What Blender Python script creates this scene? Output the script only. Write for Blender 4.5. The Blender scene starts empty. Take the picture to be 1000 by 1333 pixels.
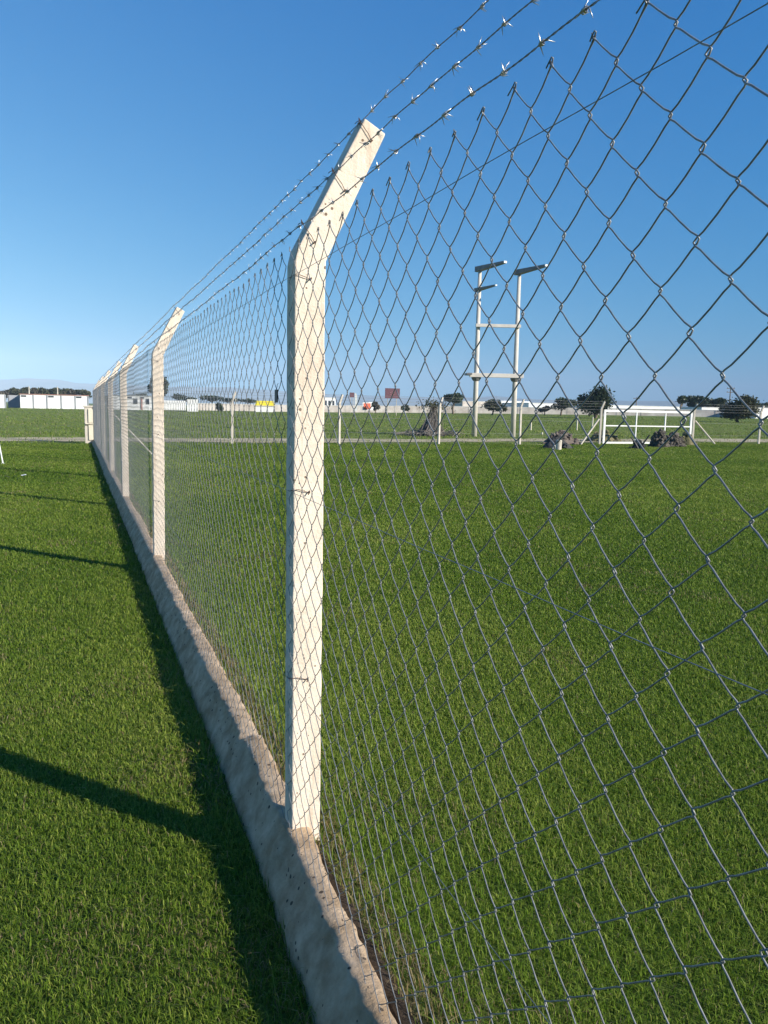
import bpy, math, random
import numpy as np
from mathutils import Matrix, Vector

random.seed(7)
rng = np.random.default_rng(7)
R = math.radians
scene = bpy.context.scene
COL = scene.collection

# ------------------------------------------------------------------ camera, sky, sun, exposure
FPX = 1029.0                                    # focal length in photo pixels (photo 1000 x 1333)
YAW, PITCH, ROLL = .3715, .1297, .0204
EYE = np.array([-.5976, -2.2768, 1.492])
_f = np.array([math.sin(YAW) * math.cos(PITCH), math.cos(YAW) * math.cos(PITCH), -math.sin(PITCH)])
_r = np.array([math.cos(YAW), -math.sin(YAW), 0.0])
_u = np.cross(_r, _f)
_R = _r * math.cos(ROLL) + _u * math.sin(ROLL)
_U = -_r * math.sin(ROLL) + _u * math.cos(ROLL)
cam_data = bpy.data.cameras.new("camera")
cam = bpy.data.objects.new("camera", cam_data)
COL.objects.link(cam)
cam_data.sensor_fit = 'VERTICAL'
cam_data.sensor_height = 24.0
cam_data.lens = FPX * 24.0 / 1333.0
cam_data.clip_start = .05
cam_data.clip_end = 30000
m = Matrix(((_R[0], _U[0], -_f[0], EYE[0]), (_R[1], _U[1], -_f[1], EYE[1]), (_R[2], _U[2], -_f[2], EYE[2]), (0, 0, 0, 1)))
cam.matrix_world = m
scene.camera = cam

SUN_EL = R(24.0)
SUN_TO = np.array([1.0, -1.2])                  # horizontal direction towards the sun
SUN_TO = SUN_TO / np.hypot(*SUN_TO)
world = bpy.data.worlds.new("World")
scene.world = world
world.use_nodes = True
wn = world.node_tree
wn.nodes.clear()
sky = wn.nodes.new("ShaderNodeTexSky")
sky.sky_type = 'NISHITA'
sky.sun_disc = False
sky.sun_elevation = SUN_EL
sky.sun_rotation = math.atan2(SUN_TO[0], SUN_TO[1])
sky.altitude = 0
sky.air_density = 1.0
sky.dust_density = 0.0
sky.ozone_density = 6.0
bg = wn.nodes.new("ShaderNodeBackground")
bg.inputs["Strength"].default_value = .087
wo = wn.nodes.new("ShaderNodeOutputWorld")
# the camera's rendering of this clear sky: each channel of the Sky Texture gets its own contrast
sep_ = wn.nodes.new("ShaderNodeSeparateColor"); cmb_ = wn.nodes.new("ShaderNodeCombineColor")
wn.links.new(sky.outputs[0], sep_.inputs[0])
for k_, (gain_, power_) in enumerate(((.10, 1.32), (.90, .72), (2.12, .44))):
    pw_ = wn.nodes.new("ShaderNodeMath"); pw_.operation = 'POWER'; pw_.inputs[1].default_value = power_
    ml_ = wn.nodes.new("ShaderNodeMath"); ml_.operation = 'MULTIPLY'; ml_.inputs[1].default_value = gain_
    wn.links.new(sep_.outputs[k_], pw_.inputs[0]); wn.links.new(pw_.outputs[0], ml_.inputs[0]); wn.links.new(ml_.outputs[0], cmb_.inputs[k_])
wn.links.new(cmb_.outputs[0], bg.inputs["Color"])
wn.links.new(bg.outputs[0], wo.inputs["Surface"])

sun_d = bpy.data.lights.new("sun", 'SUN')
sun_d.energy = 4.8
sun_d.angle = R(.53)
sun_d.color = (1.0, .94, .85)
sun = bpy.data.objects.new("sun", sun_d)
COL.objects.link(sun)
travel = Vector((-SUN_TO[0] * math.cos(SUN_EL), -SUN_TO[1] * math.cos(SUN_EL), -math.sin(SUN_EL)))
sun.rotation_euler = travel.to_track_quat('-Z', 'Y').to_euler()
sun.location = (20, -24, 20)

scene.view_settings.view_transform = 'Standard'
scene.view_settings.look = 'None'
scene.view_settings.exposure = 0.85
scene.view_settings.gamma = 1.0

# ------------------------------------------------------------------ helpers: placing
def ray(px, py):
    d = _f * FPX + _R * (px - 500) - _U * (py - 666.5)
    return d / np.linalg.norm(d)

def horizon(px):
    return 522.07 + .02031 * px

_AZ = [-.6, 0, .27, .47, .65, 1.4]
_SL = [.0031, .0031, .0039, .0072, .0086, .0086]

def gz(x, y):
    """height of the ground: flat round the fence, rising gently far away, a small bank on the field side of the wall"""
    x = np.asarray(x, float); y = np.asarray(y, float)
    dx, dy = x - EYE[0], y - EYE[1]
    r = np.hypot(dx, dy)
    az = np.arctan2(dx, dy)
    z = np.interp(az, _AZ, _SL) * np.clip(r - 34, 0, 150)
    bank = np.where(x > .045, .125 * np.exp(-np.clip(x - .06, 0, 50) / .55), 0.0)
    bank = np.where((x > -.04) & (x <= .045), .125 * (x + .04) / .085, bank)
    bank = bank * np.clip((30.5 - y) / 1.5, 0, 1) * np.clip((y + 8) / 2, 0, 1)
    return z + bank

def spot(px, r):
    """point on the ground seen in photo column px at range r metres"""
    d = ray(px, horizon(px))
    h = np.array([d[0], d[1]]); h /= np.hypot(*h)
    x, y = EYE[0] + h[0] * r, EYE[1] + h[1] * r
    return float(x), float(y), float(gz(x, y))

def zat(px, py, r):
    """height seen at pixel (px, py) at horizontal range r"""
    d = ray(px, py)
    return float(EYE[2] + d[2] / math.hypot(d[0], d[1]) * r)

# ------------------------------------------------------------------ helpers: meshes
class MB:
    def __init__(self):
        self.v, self.f, self.n = [], [], 0
        self.attr = []
    def add(self, verts, faces, attr=None):
        verts = np.asarray(verts, float).reshape(-1, 3)
        self.v.append(verts)
        off = self.n
        if isinstance(faces, np.ndarray):
            self.f.append(faces + off)
        else:
            for f in faces:
                self.f.append(np.asarray(f)[None, :] + off)
        self.n += len(verts)
        self.attr.append(np.full(len(verts), .5) if attr is None else np.broadcast_to(np.asarray(attr, float), (len(verts),)))
        return self
    def box(self, c, s, rz=0.0, taper=1.0, M=None):
        x, y, z = s[0] / 2, s[1] / 2, s[2] / 2
        t = taper
        v = np.array([(-x, -y, -z), (x, -y, -z), (x, y, -z), (-x, y, -z), (-x * t, -y * t, z), (x * t, -y * t, z), (x * t, y * t, z), (-x * t, y * t, z)])
        if M is not None:
            v = v @ np.asarray(M).T
        ca, sa = math.cos(rz), math.sin(rz)
        v = np.column_stack((v[:, 0] * ca - v[:, 1] * sa, v[:, 0] * sa + v[:, 1] * ca, v[:, 2])) + np.asarray(c, float)
        return self.add(v, np.array([(3, 2, 1, 0), (4, 5, 6, 7), (0, 1, 5, 4), (1, 2, 6, 5), (2, 3, 7, 6), (3, 0, 4, 7)]))
    def tube(self, pts, rad, sides=6, cap=True, attr=None):
        P = np.asarray(pts, float)
        n = len(P)
        rad = np.broadcast_to(np.asarray(rad, float), (n,))
        T = np.gradient(P, axis=0)
        T /= np.linalg.norm(T, axis=1)[:, None] + 1e-12
        ref = np.array([0., 0., 1.]) if abs(T[:, 2]).mean() < .8 else np.array([1., 0., 0.])
        A = np.cross(T, ref); A /= np.linalg.norm(A, axis=1)[:, None] + 1e-9
        B = np.cross(T, A)
        a = np.linspace(0, 2 * math.pi, sides, endpoint=False)
        V = P[:, None, :] + rad[:, None, None] * (np.cos(a)[None, :, None] * A[:, None, :] + np.sin(a)[None, :, None] * B[:, None, :])
        i = np.arange(n - 1)[:, None] * sides
        k = np.arange(sides)[None, :]
        k2 = (k + 1) % sides
        Q = np.stack((i + k, i + k2, i + sides + k2, i + sides + k), -1).reshape(-1, 4)
        V = V.reshape(-1, 3)
        faces = [q for q in (Q,)]
        self.add(V, Q, attr)
        if cap:
            self.f.append(np.arange(sides)[None, ::-1] + self.n - n * sides)
            self.f.append(np.arange(sides)[None, :] + self.n - sides)
        return self
    def prism(self, prof, y0, y1):
        """outline in XZ pushed along Y"""
        n = len(prof)
        v = [(p[0], y0, p[1]) for p in prof] + [(p[0], y1, p[1]) for p in prof]
        f = [tuple(range(n)), tuple(range(2 * n - 1, n - 1, -1))]
        f += [(i, i + n, (i + 1) % n + n, (i + 1) % n) for i in range(n)]
        return self.add(v, f)
    def build(self, name, mat, parent=None, smooth=False, attr=None):
        me = bpy.data.meshes.new(name)
        V = np.concatenate(self.v)
        me.vertices.add(len(V))
        me.vertices.foreach_set("co", V.astype(np.float32).ravel())
        loops = np.concatenate([f.ravel() for f in self.f]).astype(np.int32)
        sizes = np.concatenate([np.full(len(f), f.shape[1]) for f in self.f]).astype(np.int32)
        starts = np.concatenate(([0], np.cumsum(sizes)[:-1])).astype(np.int32)
        me.loops.add(len(loops))
        me.loops.foreach_set("vertex_index", loops)
        me.polygons.add(len(sizes))
        me.polygons.foreach_set("loop_start", starts)
        me.polygons.foreach_set("loop_total", sizes)
        me.polygons.foreach_set("use_smooth", np.full(len(sizes), bool(smooth)))
        me.update(calc_edges=True)
        if attr:
            a = me.attributes.new(attr, 'FLOAT', 'POINT')
            a.data.foreach_set("value", np.concatenate(self.attr).astype(np.float32))
        me.materials.append(mat)
        o = bpy.data.objects.new(name, me)
        COL.objects.link(o)
        if parent is not None:
            o.parent = parent
        return o

def bevel(o, w, seg=2):
    md = o.modifiers.new("bevel", 'BEVEL'); md.width = w; md.segments = seg; md.limit_method = 'ANGLE'; md.angle_limit = R(40)
    return o

def tube_batch(P, rad, sides, ref=(1., 0., 0.)):
    """many tubes at once: P is (wires, points, 3)"""
    n, k, _ = P.shape
    T = np.gradient(P, axis=1)
    T /= np.linalg.norm(T, axis=2)[..., None] + 1e-12
    A = np.cross(T, np.asarray(ref)); A /= np.linalg.norm(A, axis=2)[..., None] + 1e-9
    B = np.cross(T, A)
    a = np.linspace(0, 2 * math.pi, sides, endpoint=False)
    V = P[:, :, None, :] + rad * (np.cos(a)[None, None, :, None] * A[:, :, None, :] + np.sin(a)[None, None, :, None] * B[:, :, None, :])
    w = np.arange(n)[:, None, None] * (k * sides)
    i = np.arange(k - 1)[None, :, None] * sides
    s = np.arange(sides)[None, None, :]
    s2 = (s + 1) % sides
    Q = np.stack((w + i + s, w + i + s2, w + i + sides + s2, w + i + sides + s), -1).reshape(-1, 4)
    return V.reshape(-1, 3), Q

def tag(o, label=None, cat=None, group=None, kind=None):
    if label: o["label"] = label
    if cat: o["category"] = cat
    if group: o["group"] = group
    if kind: o["kind"] = kind
    return o

def empty(name, loc=(0, 0, 0), rz=0.0):
    o = bpy.data.objects.new(name, None)
    o.location = loc; o.rotation_euler = (0, 0, rz)
    o.empty_display_size = .3
    COL.objects.link(o)
    return o

def copy_tree(o, parent=None):
    c = o.copy(); COL.objects.link(c)
    if parent is not None: c.parent = parent
    for ch in list(o.children):
        copy_tree(ch, c)
    return c

# ------------------------------------------------------------------ helpers: materials
def mat(name, color, rough=.7, metal=0.0, spec=.4, var=None, scale=3.0, bump=0.0, bscale=40.0, pits=None, detail=6.0, coord='Object', stretch=None, stain=False):
    """Principled with a colour that wanders between `color` and `var`, an optional bump and optional dark pits"""
    M = bpy.data.materials.new(name); M.use_nodes = True
    nt = M.node_tree; N = nt.nodes; L = nt.links
    b = N["Principled BSDF"]
    b.inputs["Roughness"].default_value = rough
    b.inputs["Metallic"].default_value = metal
    b.inputs["Specular IOR Level"].default_value = spec
    tc = N.new("ShaderNodeTexCoord")
    if coord == 'World':
        src = N.new("ShaderNodeNewGeometry").outputs["Position"]
    else:
        src = tc.outputs[coord]
    if stretch:
        mp = N.new("ShaderNodeMapping"); mp.inputs["Scale"].default_value = stretch
        L.new(src, mp.inputs[0]); src = mp.outputs[0]
    col = None
    if var is not None:
        n = N.new("ShaderNodeTexNoise"); n.inputs["Scale"].default_value = scale; n.inputs["Detail"].default_value = detail; n.inputs["Roughness"].default_value = .62
        L.new(src, n.inputs["Vector"])
        rp = N.new("ShaderNodeValToRGB")
        rp.color_ramp.elements[0].position = .34; rp.color_ramp.elements[0].color = (*color, 1)
        rp.color_ramp.elements[1].position = .68; rp.color_ramp.elements[1].color = (*var, 1)
        L.new(n.outputs["Fac"], rp.inputs[0])
        col = rp.outputs[0]
    else:
        b.inputs["Base Color"].default_value = (*color, 1)
    h = None
    if bump:
        n2 = N.new("ShaderNodeTexNoise"); n2.inputs["Scale"].default_value = bscale; n2.inputs["Detail"].default_value = 8; n2.inputs["Roughness"].default_value = .7
        L.new(src, n2.inputs["Vector"]); h = n2.outputs["Fac"]
    if pits:
        vo = N.new("ShaderNodeTexVoronoi"); vo.inputs["Scale"].default_value = pits[0]; vo.feature = 'F1'
        vo.inputs["Randomness"].default_value = 1.0
        L.new(src, vo.inputs["Vector"])
        sp = N.new("ShaderNodeSeparateColor"); L.new(vo.outputs["Color"], sp.inputs[0])
        # only some cells carry a pit and its size differs from cell to cell
        th = N.new("ShaderNodeMapRange"); th.inputs[1].default_value = .72; th.inputs[2].default_value = 1.0; th.inputs[3].default_value = 0; th.inputs[4].default_value = pits[1]
        L.new(sp.outputs[0], th.inputs[0])
        lt = N.new("ShaderNodeMath"); lt.operation = 'LESS_THAN'; L.new(vo.outputs["Distance"], lt.inputs[0]); L.new(th.outputs[0], lt.inputs[1])
        mx = N.new("ShaderNodeMixRGB"); mx.inputs[2].default_value = (*pits[2], 1)
        L.new(lt.outputs[0], mx.inputs[0])
        if col: L.new(col, mx.inputs[1])
        else: mx.inputs[1].default_value = (*color, 1)
        col = mx.outputs[0]
        if h:
            sb = N.new("ShaderNodeMath"); sb.operation = 'SUBTRACT'; L.new(h, sb.inputs[0]); L.new(lt.outputs[0], sb.inputs[1]); h = sb.outputs[0]
    if stain and col:
        # grey weathering and faint rust runs that follow the height of the post
        mp2 = N.new("ShaderNodeMapping"); mp2.inputs["Scale"].default_value = (26, 26, 1.6); L.new(src, mp2.inputs[0])
        n3 = N.new("ShaderNodeTexNoise"); n3.inputs["Scale"].default_value = 1.0; n3.inputs["Detail"].default_value = 5; L.new(mp2.outputs[0], n3.inputs["Vector"])
        r3 = N.new("ShaderNodeValToRGB"); r3.color_ramp.elements[0].position = .56; r3.color_ramp.elements[1].position = .78
        r3.color_ramp.elements[0].color = (0, 0, 0, 1); r3.color_ramp.elements[1].color = (.55, .55, .55, 1); L.new(n3.outputs["Fac"], r3.inputs[0])
        m3 = N.new("ShaderNodeMixRGB"); m3.inputs[2].default_value = (.40, .27, .17, 1); L.new(r3.outputs[0], m3.inputs[0]); L.new(col, m3.inputs[1])
        n4 = N.new("ShaderNodeTexNoise"); n4.inputs["Scale"].default_value = 3.2; n4.inputs["Detail"].default_value = 9; n4.inputs["Roughness"].default_value = .75; L.new(src, n4.inputs["Vector"])
        r4 = N.new("ShaderNodeValToRGB"); r4.color_ramp.elements[0].position = .50; r4.color_ramp.elements[1].position = .70
        r4.color_ramp.elements[0].color = (0, 0, 0, 1); r4.color_ramp.elements[1].color = (.6, .6, .6, 1); L.new(n4.outputs["Fac"], r4.inputs[0])
        m4 = N.new("ShaderNodeMixRGB"); m4.inputs[2].default_value = (.50, .44, .36, 1); L.new(r4.outputs[0], m4.inputs[0]); L.new(m3.outputs[0], m4.inputs[1])
        col = m4.outputs[0]
    if col: L.new(col, b.inputs["Base Color"])
    if h:
        bp = N.new("ShaderNodeBump"); bp.inputs["Strength"].default_value = bump; bp.inputs["Distance"].default_value = .01
        L.new(h, bp.inputs["Height"]); L.new(bp.outputs[0], b.inputs["Normal"])
    return M

def leaf_mat(name, stops, trans=.3, rough=.5, spec=.3):
    """foliage: colour taken from a per-blade value, part of the light shines through"""
    M = bpy.data.materials.new(name); M.use_nodes = True
    nt = M.node_tree; N = nt.nodes; L = nt.links
    b = N["Principled BSDF"]; out = N["Material Output"]
    b.inputs["Roughness"].default_value = rough
    b.inputs["Specular IOR Level"].default_value = spec
    at = N.new("ShaderNodeAttribute"); at.attribute_name = "tint"
    rp = N.new("ShaderNodeValToRGB")
    els = rp.color_ramp.elements
    while len(els) < len(stops): els.new(.5)
    for e, (p, c) in zip(els, stops):
        e.position = p; e.color = (*c, 1)
    L.new(at.outputs["Fac"], rp.inputs[0])
    L.new(rp.outputs[0], b.inputs["Base Color"])
    t = N.new("ShaderNodeBsdfTranslucent"); L.new(rp.outputs[0], t.inputs["Color"])
    mx = N.new("ShaderNodeMixShader"); mx.inputs[0].default_value = trans
    L.new(b.outputs[0], mx.inputs[1]); L.new(t.outputs[0], mx.inputs[2])
    L.new(mx.outputs[0], out.inputs["Surface"])
    return M

M_POST = mat("whitewashed_concrete", (.70, .58, .455), .85, var=(.82, .71, .58), scale=9, bump=.5, bscale=85, pits=(55, .26, (.20, .14, .10)), spec=.2, coord='World', stain=True)
M_WALL = mat("rough_mortar", (.36, .245, .14), .95, var=(.64, .475, .315), scale=11, bump=1.0, bscale=60, pits=(48, .36, (.12, .09, .065)), spec=.15, stain=False)
M_FARPOST = mat("weathered_concrete", (.48, .43, .36), .9, var=(.62, .56, .47), scale=4, bump=.3, bscale=40, spec=.2)
M_GALV = mat("galvanised_wire", (.17, .17, .168), .42, .25, .5, var=(.29, .29, .28), scale=60)
M_ZINC = mat("pale_zinc_wire", (.34, .34, .335), .5, .2, .5, var=(.44, .44, .43), scale=40)
M_BARB = mat("barbed_steel", (.20, .20, .21), .45, .6, .5, var=(.34, .33, .32), scale=50)
M_BARBTIP = mat("bright_zinc", (.62, .62, .62), .3, .8, .5, var=(.45, .44, .43), scale=60)
M_RUST = mat("rusty_wire", (.09, .05, .03), .7, .3, .3, var=(.16, .10, .07), scale=90)
M_WHITE = mat("white_paint", (.78, .78, .76), .55, var=(.66, .65, .61), scale=6, spec=.4)
M_POLE = mat("pole_concrete", (.52, .48, .42), .85, var=(.63, .58, .50), scale=2.5, bump=.2, bscale=20, spec=.2)
M_BEAM = mat("beam_concrete", (.56, .52, .46), .85, var=(.66, .61, .54), scale=2.5, bump=.2, bscale=20, spec=.2)
M_LAMP = mat("dark_grey_metal", (.16, .16, .165), .6, .3, .4, var=(.24, .24, .24), scale=3)
M_SHED = mat("white_render", (.76, .76, .75), .8, var=(.68, .67, .65), scale=.7, spec=.2)
M_PIER = mat("grey_render", (.26, .27, .29), .85, var=(.34, .35, .36), scale=1.2, spec=.2)
M_REDROOF = mat("red_roofing", (.32, .15, .12), .8, var=(.40, .22, .18), scale=2)
M_DARKPANE = mat("dark_glass", (.03, .035, .04), .2, spec=.6)
M_PINK = mat("pale_pink_render", (.42, .36, .31), .85, var=(.68, .62, .56), scale=.55, spec=.2)
M_BARK = mat("bark", (.13, .10, .075), .95, var=(.22, .18, .14), scale=8, bump=.6, bscale=25, spec=.1)
M_SIGN = mat("maroon_board", (.075, .022, .036), .6, var=(.10, .03, .045), scale=3)
M_SIGNMARK = mat("faded_pink", (.24, .12, .125), .7)
M_YELLOW = mat("yellow_paint", (.75, .62, .03), .6, var=(.68, .54, .03), scale=1)
M_ORANGE = mat("orange_red_paint", (.62, .12, .05), .6)
M_DARKSOIL = mat("dark_soil", (.055, .049, .043), .95, var=(.16, .14, .115), scale=4, bump=.8, bscale=14, spec=.1)
M_SOIL = mat("brown_earth", (.10, .080, .068), .95, var=(.20, .165, .14), scale=5, bump=1.0, bscale=14, spec=.1)
M_MOUND = mat("weedy_earth", (.10, .10, .045), .95, var=(.20, .17, .10), scale=3, bump=1.0, bscale=10, spec=.1)
M_TARP = mat("grey_sheet", (.025, .026, .028), .8, var=(.06, .058, .055), scale=3)
M_TWIG = mat("grey_dead_wood", (.13, .115, .10), .95, var=(.24, .21, .18), scale=6)
M_TIMBER = mat("pale_timber", (.62, .55, .42), .8, var=(.72, .66, .52), scale=5)
M_BLACK = mat("black_plastic", (.02, .022, .025), .5)

# ------------------------------------------------------------------ the ground
def ground_material():
    M = bpy.data.materials.new("turf_ground"); M.use_nodes = True
    nt = M.node_tree; N = nt.nodes; L = nt.links
    b = N["Principled BSDF"]; b.inputs["Roughness"].default_value = .95; b.inputs["Specular IOR Level"].default_value = .1
    geo = N.new("ShaderNodeNewGeometry")
    sep = N.new("ShaderNodeSeparateXYZ"); L.new(geo.outputs["Position"], sep.inputs[0])
    def noise(scale, detail=5, rough=.6):
        n = N.new("ShaderNodeTexNoise"); n.inputs["Scale"].default_value = scale; n.inputs["Detail"].default_value = detail; n.inputs["Roughness"].default_value = rough
        L.new(geo.outputs["Position"], n.inputs["Vector"]); return n.outputs["Fac"]
    def ramp(fac, stops):
        r = N.new("ShaderNodeValToRGB"); e = r.color_ramp.elements
        while len(e) < len(stops): e.new(.5)
        for q, (p, c) in zip(e, stops): q.position = p; q.color = (*c, 1) if len(c) == 3 else c
        L.new(fac, r.inputs[0]); return r.outputs[0]
    def mix(fac, a, c):
        x = N.new("ShaderNodeMixRGB"); L.new(fac, x.inputs[0]); L.new(a, x.inputs[1]); L.new(c, x.inputs[2]); return x.outputs[0]
    def math_(op, a, b_=None):
        x = N.new("ShaderNodeMath"); x.operation = op
        for i, q in enumerate((a, b_)):
            if q is None: continue
            if isinstance(q, (int, float)): x.inputs[i].default_value = q
            else: L.new(q, x.inputs[i])
        return x.outputs[0]
    def step(v, a, c):
        x = N.new("ShaderNodeMapRange"); x.inputs[1].default_value = a; x.inputs[2].default_value = c; x.clamp = True
        L.new(v, x.inputs[0]); return x.outputs[0]
    big = noise(.35, 4); fine = noise(22, 8, .75); mid = noise(2.6, 6)
    turf1 = ramp(fine, [(.3, (.03, .055, .009)), (.55, (.075, .125, .018)), (.75, (.12, .17, .03))])
    turf2 = ramp(fine, [(.3, (.05, .07, .012)), (.55, (.10, .14, .025)), (.75, (.15, .18, .045))])
    turf = mix(ramp(big, [(.4, (0, 0, 0)), (.62, (1, 1, 1))]), turf1, turf2)
    rough_ = mix(ramp(mid, [(.38, (0, 0, 0)), (.6, (1, 1, 1))]), ramp(fine, [(.3, (.10, .15, .018)), (.7, (.165, .225, .032))]), ramp(fine, [(.3, (.12, .155, .04)), (.7, (.20, .205, .075))]))
    wob = math_('MULTIPLY', math_('SUBTRACT', noise(.5, 4), .5), 5.0)
    yy = math_('ADD', sep.outputs[1], wob)
    far = step(yy, 28.5, 30.5)
    colr = mix(far, turf, rough_)
    # bare soil beside the low wall on the field side
    xs = math_('ADD', sep.outputs[0], math_('MULTIPLY', math_('SUBTRACT', noise(9, 5), .5), .09))
    soilm = math_('MULTIPLY', math_('MULTIPLY', step(xs, .11, .085), step(sep.outputs[0], .0, .03)), step(sep.outputs[1], 30.0, 29.0))
    colr = mix(soilm, colr, ramp(fine, [(.3, (.045, .033, .022)), (.6, (.12, .088, .06)), (.8, (.24, .19, .13))]))
    L.new(colr, b.inputs["Base Color"])
    bp = N.new("ShaderNodeBump"); bp.inputs["Strength"].default_value = .8; bp.inputs["Distance"].default_value = .03
    L.new(fine, bp.inputs["Height"]); L.new(bp.outputs[0], b.inputs["Normal"])
    return M

def axis(marks):
    out = []
    for a, b_, n in marks: out += list(np.linspace(a, b_, n, endpoint=False))
    return np.array(out + [marks[-1][1]])

gx = axis([(-6000, -600, 8), (-600, -60, 18), (-60, -6, 18), (-6, -.5, 10), (-.5, -.1, 4), (-.1, .2, 12), (.2, 2, 14), (2, 12, 16), (12, 60, 20), (60, 700, 24), (700, 6000, 8)])
gy = axis([(-6000, -100, 6), (-100, -12, 8), (-12, -6, 6), (-6, 28, 26), (28, 32, 8), (32, 60, 10), (60, 300, 24), (300, 6000, 12)])
GX, GY = np.meshgrid(gx, gy)
GZ = gz(GX, GY)
nx, ny = len(gx), len(gy)
ii = (np.arange(ny - 1)[:, None] * nx + np.arange(nx - 1)[None, :]).ravel()
g = MB().add(np.column_stack((GX.ravel(), GY.ravel(), GZ.ravel())), np.column_stack((ii, ii + 1, ii + nx + 1, ii + nx)))
ground = g.build("ground", ground_material(), smooth=True)
tag(ground, kind="structure")

# sandy track that runs behind the far fence
def strip(y_lo, y_hi, x0, x1, step_, lift, wob, seed):
    r_ = np.random.default_rng(seed)
    xs = np.arange(x0, x1, step_)
    def wavy(a):
        n = len(xs)
        k = r_.normal(size=n); s = np.convolve(k, np.hanning(15) / np.hanning(15).sum(), 'same')
        return a + s * wob + r_.normal(size=n) * wob * .12
    lo, hi = wavy(y_lo), wavy(y_hi)
    rows = [lo + (hi - lo) * t for t in np.linspace(0, 1, 6)]
    V = np.concatenate([np.column_stack((xs, q, gz(xs, q) + lift)) for q in rows])
    n = len(xs)
    i = (np.arange(5)[:, None] * n + np.arange(n - 1)[None, :]).ravel()
    return MB().add(V, np.column_stack((i, i + 1, i + n + 1, i + n)))
M_TRACK = mat("dry_sandy_soil", (.32, .27, .16), .95, var=(.54, .45, .30), scale=.8, bump=.6, bscale=12, spec=.1, detail=9)
track = strip(30.4, 34.2, -70, 75, .5, .012, 1.3, 3).build("dirt_track", M_TRACK, smooth=True)
tag(track, kind="structure")

# far hills
def hills():
    px = [-900, -300, 0, 60, 115, 230, 300, 380, 440, 500, 560, 590, 640, 680, 720, 840, 960, 1200, 1900]
    hp = [16, 22, 25, 25.8, 23.5, 23, 23, 20.5, 17, 16.5, 16, 16.5, 20, 17, 15.5, 17.5, 16.5, 15, 14]
    xs = np.linspace(-900, 1900, 700)
    h = np.interp(xs, px, hp)
    k = np.convolve(rng.normal(size=700), np.hanning(9) / 4, 'same') * .55 + np.convolve(rng.normal(size=700), np.hanning(41) / 20, 'same') * 1.2
    h = h + k
    rows = []
    for j, t in enumerate(np.linspace(0, 1, 9)):
        rr = 4200 + 1500 * t
        prof = math.sin(min(t / .75, 1) * math.pi / 2) if t < .75 else 1 - (t - .75) * 1.5
        az = YAW + np.arctan((xs - 500) / FPX)
        hh = h * 5325 / FPX * prof * (1 + (.18 * np.convolve(rng.normal(size=700), np.hanning(21) / 10, 'same') if 0 < j < 6 else 0))
        rows.append(np.column_stack((EYE[0] + np.sin(az) * rr, EYE[1] + np.cos(az) * rr, hh - 2)))
    n = 700
    i = (np.arange(8)[:, None] * n + np.arange(n - 1)[None, :]).ravel()
    return MB().add(np.concatenate(rows), np.column_stack((i, i + 1, i + n + 1, i + n)))
M_HILL = mat("hillside_scrub", (.12, .13, .085), .95, var=(.24, .22, .16), scale=.004, spec=.05, detail=10)
tag(hills().build("hills", M_HILL, smooth=True), kind="structure")

# ------------------------------------------------------------------ the low wall under the fence
POSTS = [4.8 * k for k in range(-1, 7)]          # the first stands behind the camera
WZ = .16                                         # top of the low wall
def wall_mesh(y0, y1, xr=0.0, seed=1, dy=.014):
    r_ = np.random.default_rng(seed)
    ys = np.arange(y0, y1, dy)
    n = len(ys)
    prof = np.array([(-.088, -.05), (-.083, .02), (-.066, .06), (-.047, .095), (-.030, .122), (-.014, .147), (-.008, .158), (.016, .161), (.036, .160), (.054, .159), (.068, .153), (.073, .12), (.074, -.05)])
    k = len(prof)
    def sm(w, a):
        q = np.convolve(r_.normal(size=n + 4 * w), np.hanning(w), 'same')[2 * w:2 * w + n]
        return q / (q.std() + 1e-9) * a
    V = np.empty((n, k, 3))
    base = sm(301, .004) + sm(81, .003)
    lift = sm(161, .003)
    for py in POSTS: lift = lift + .012 * np.exp(-((ys - py - .02) / .10) ** 2) * (1 + sm(6, .25))
    near = np.clip(-ys / .83, 0, 1.6)
    joint = np.zeros(n)
    for jy in np.arange(-4.0, 28, 2.4): joint += np.exp(-((ys - jy) / .011) ** 2) * .9 + .35 * np.exp(-((ys - jy) / .04) ** 2)
    stepj = np.interp(ys, np.sort(np.concatenate([np.arange(-4.0, 28, 2.4) - .01, np.arange(-4.0, 28, 2.4) + .01])), np.repeat(r_.normal(size=14) * .0035, 2)[:28] if False else np.concatenate(([0], np.repeat(r_.normal(size=13) * .0035, 2), [0])))
    for j, (x, z) in enumerate(prof):
        rough = sm(5, .0020) + sm(13, .0024) + sm(33, .0024) if z > 0 else np.zeros(n)
        if j in (5, 6): rough = rough * 1.15 + sm(4, .0020)
        V[:, j, 0] = x + base + stepj + (joint * .006 if 0 < j < 8 else 0) + rough - .020 * near - max(x, 0) * .36 * near
        V[:, j, 1] = ys + (sm(3, .001) if 0 < j < k - 1 else 0)
        V[:, j, 2] = z + (stepj - joint * .007 + lift + sm(5, .0012) + sm(25, .0016) if z > .03 else 0)
    i = (np.arange(n - 1)[:, None] * k + np.arange(k - 1)[None, :]).ravel()
    Q = np.column_stack((i, i + k, i + k + 1, i + 1))
    mb = MB().add(V.reshape(-1, 3), Q)
    mb.f.append(np.arange(k)[None, :]); mb.f.append(np.arange(k)[None, ::-1] + (n - 1) * k)
    return mb
w = wall_mesh(-5.2, 28.9, seed=4).build("low_wall", M_WALL, smooth=True)
tag(w, "long low rough concrete kerb wall that the tall chain link fence stands on", "low wall")

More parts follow.
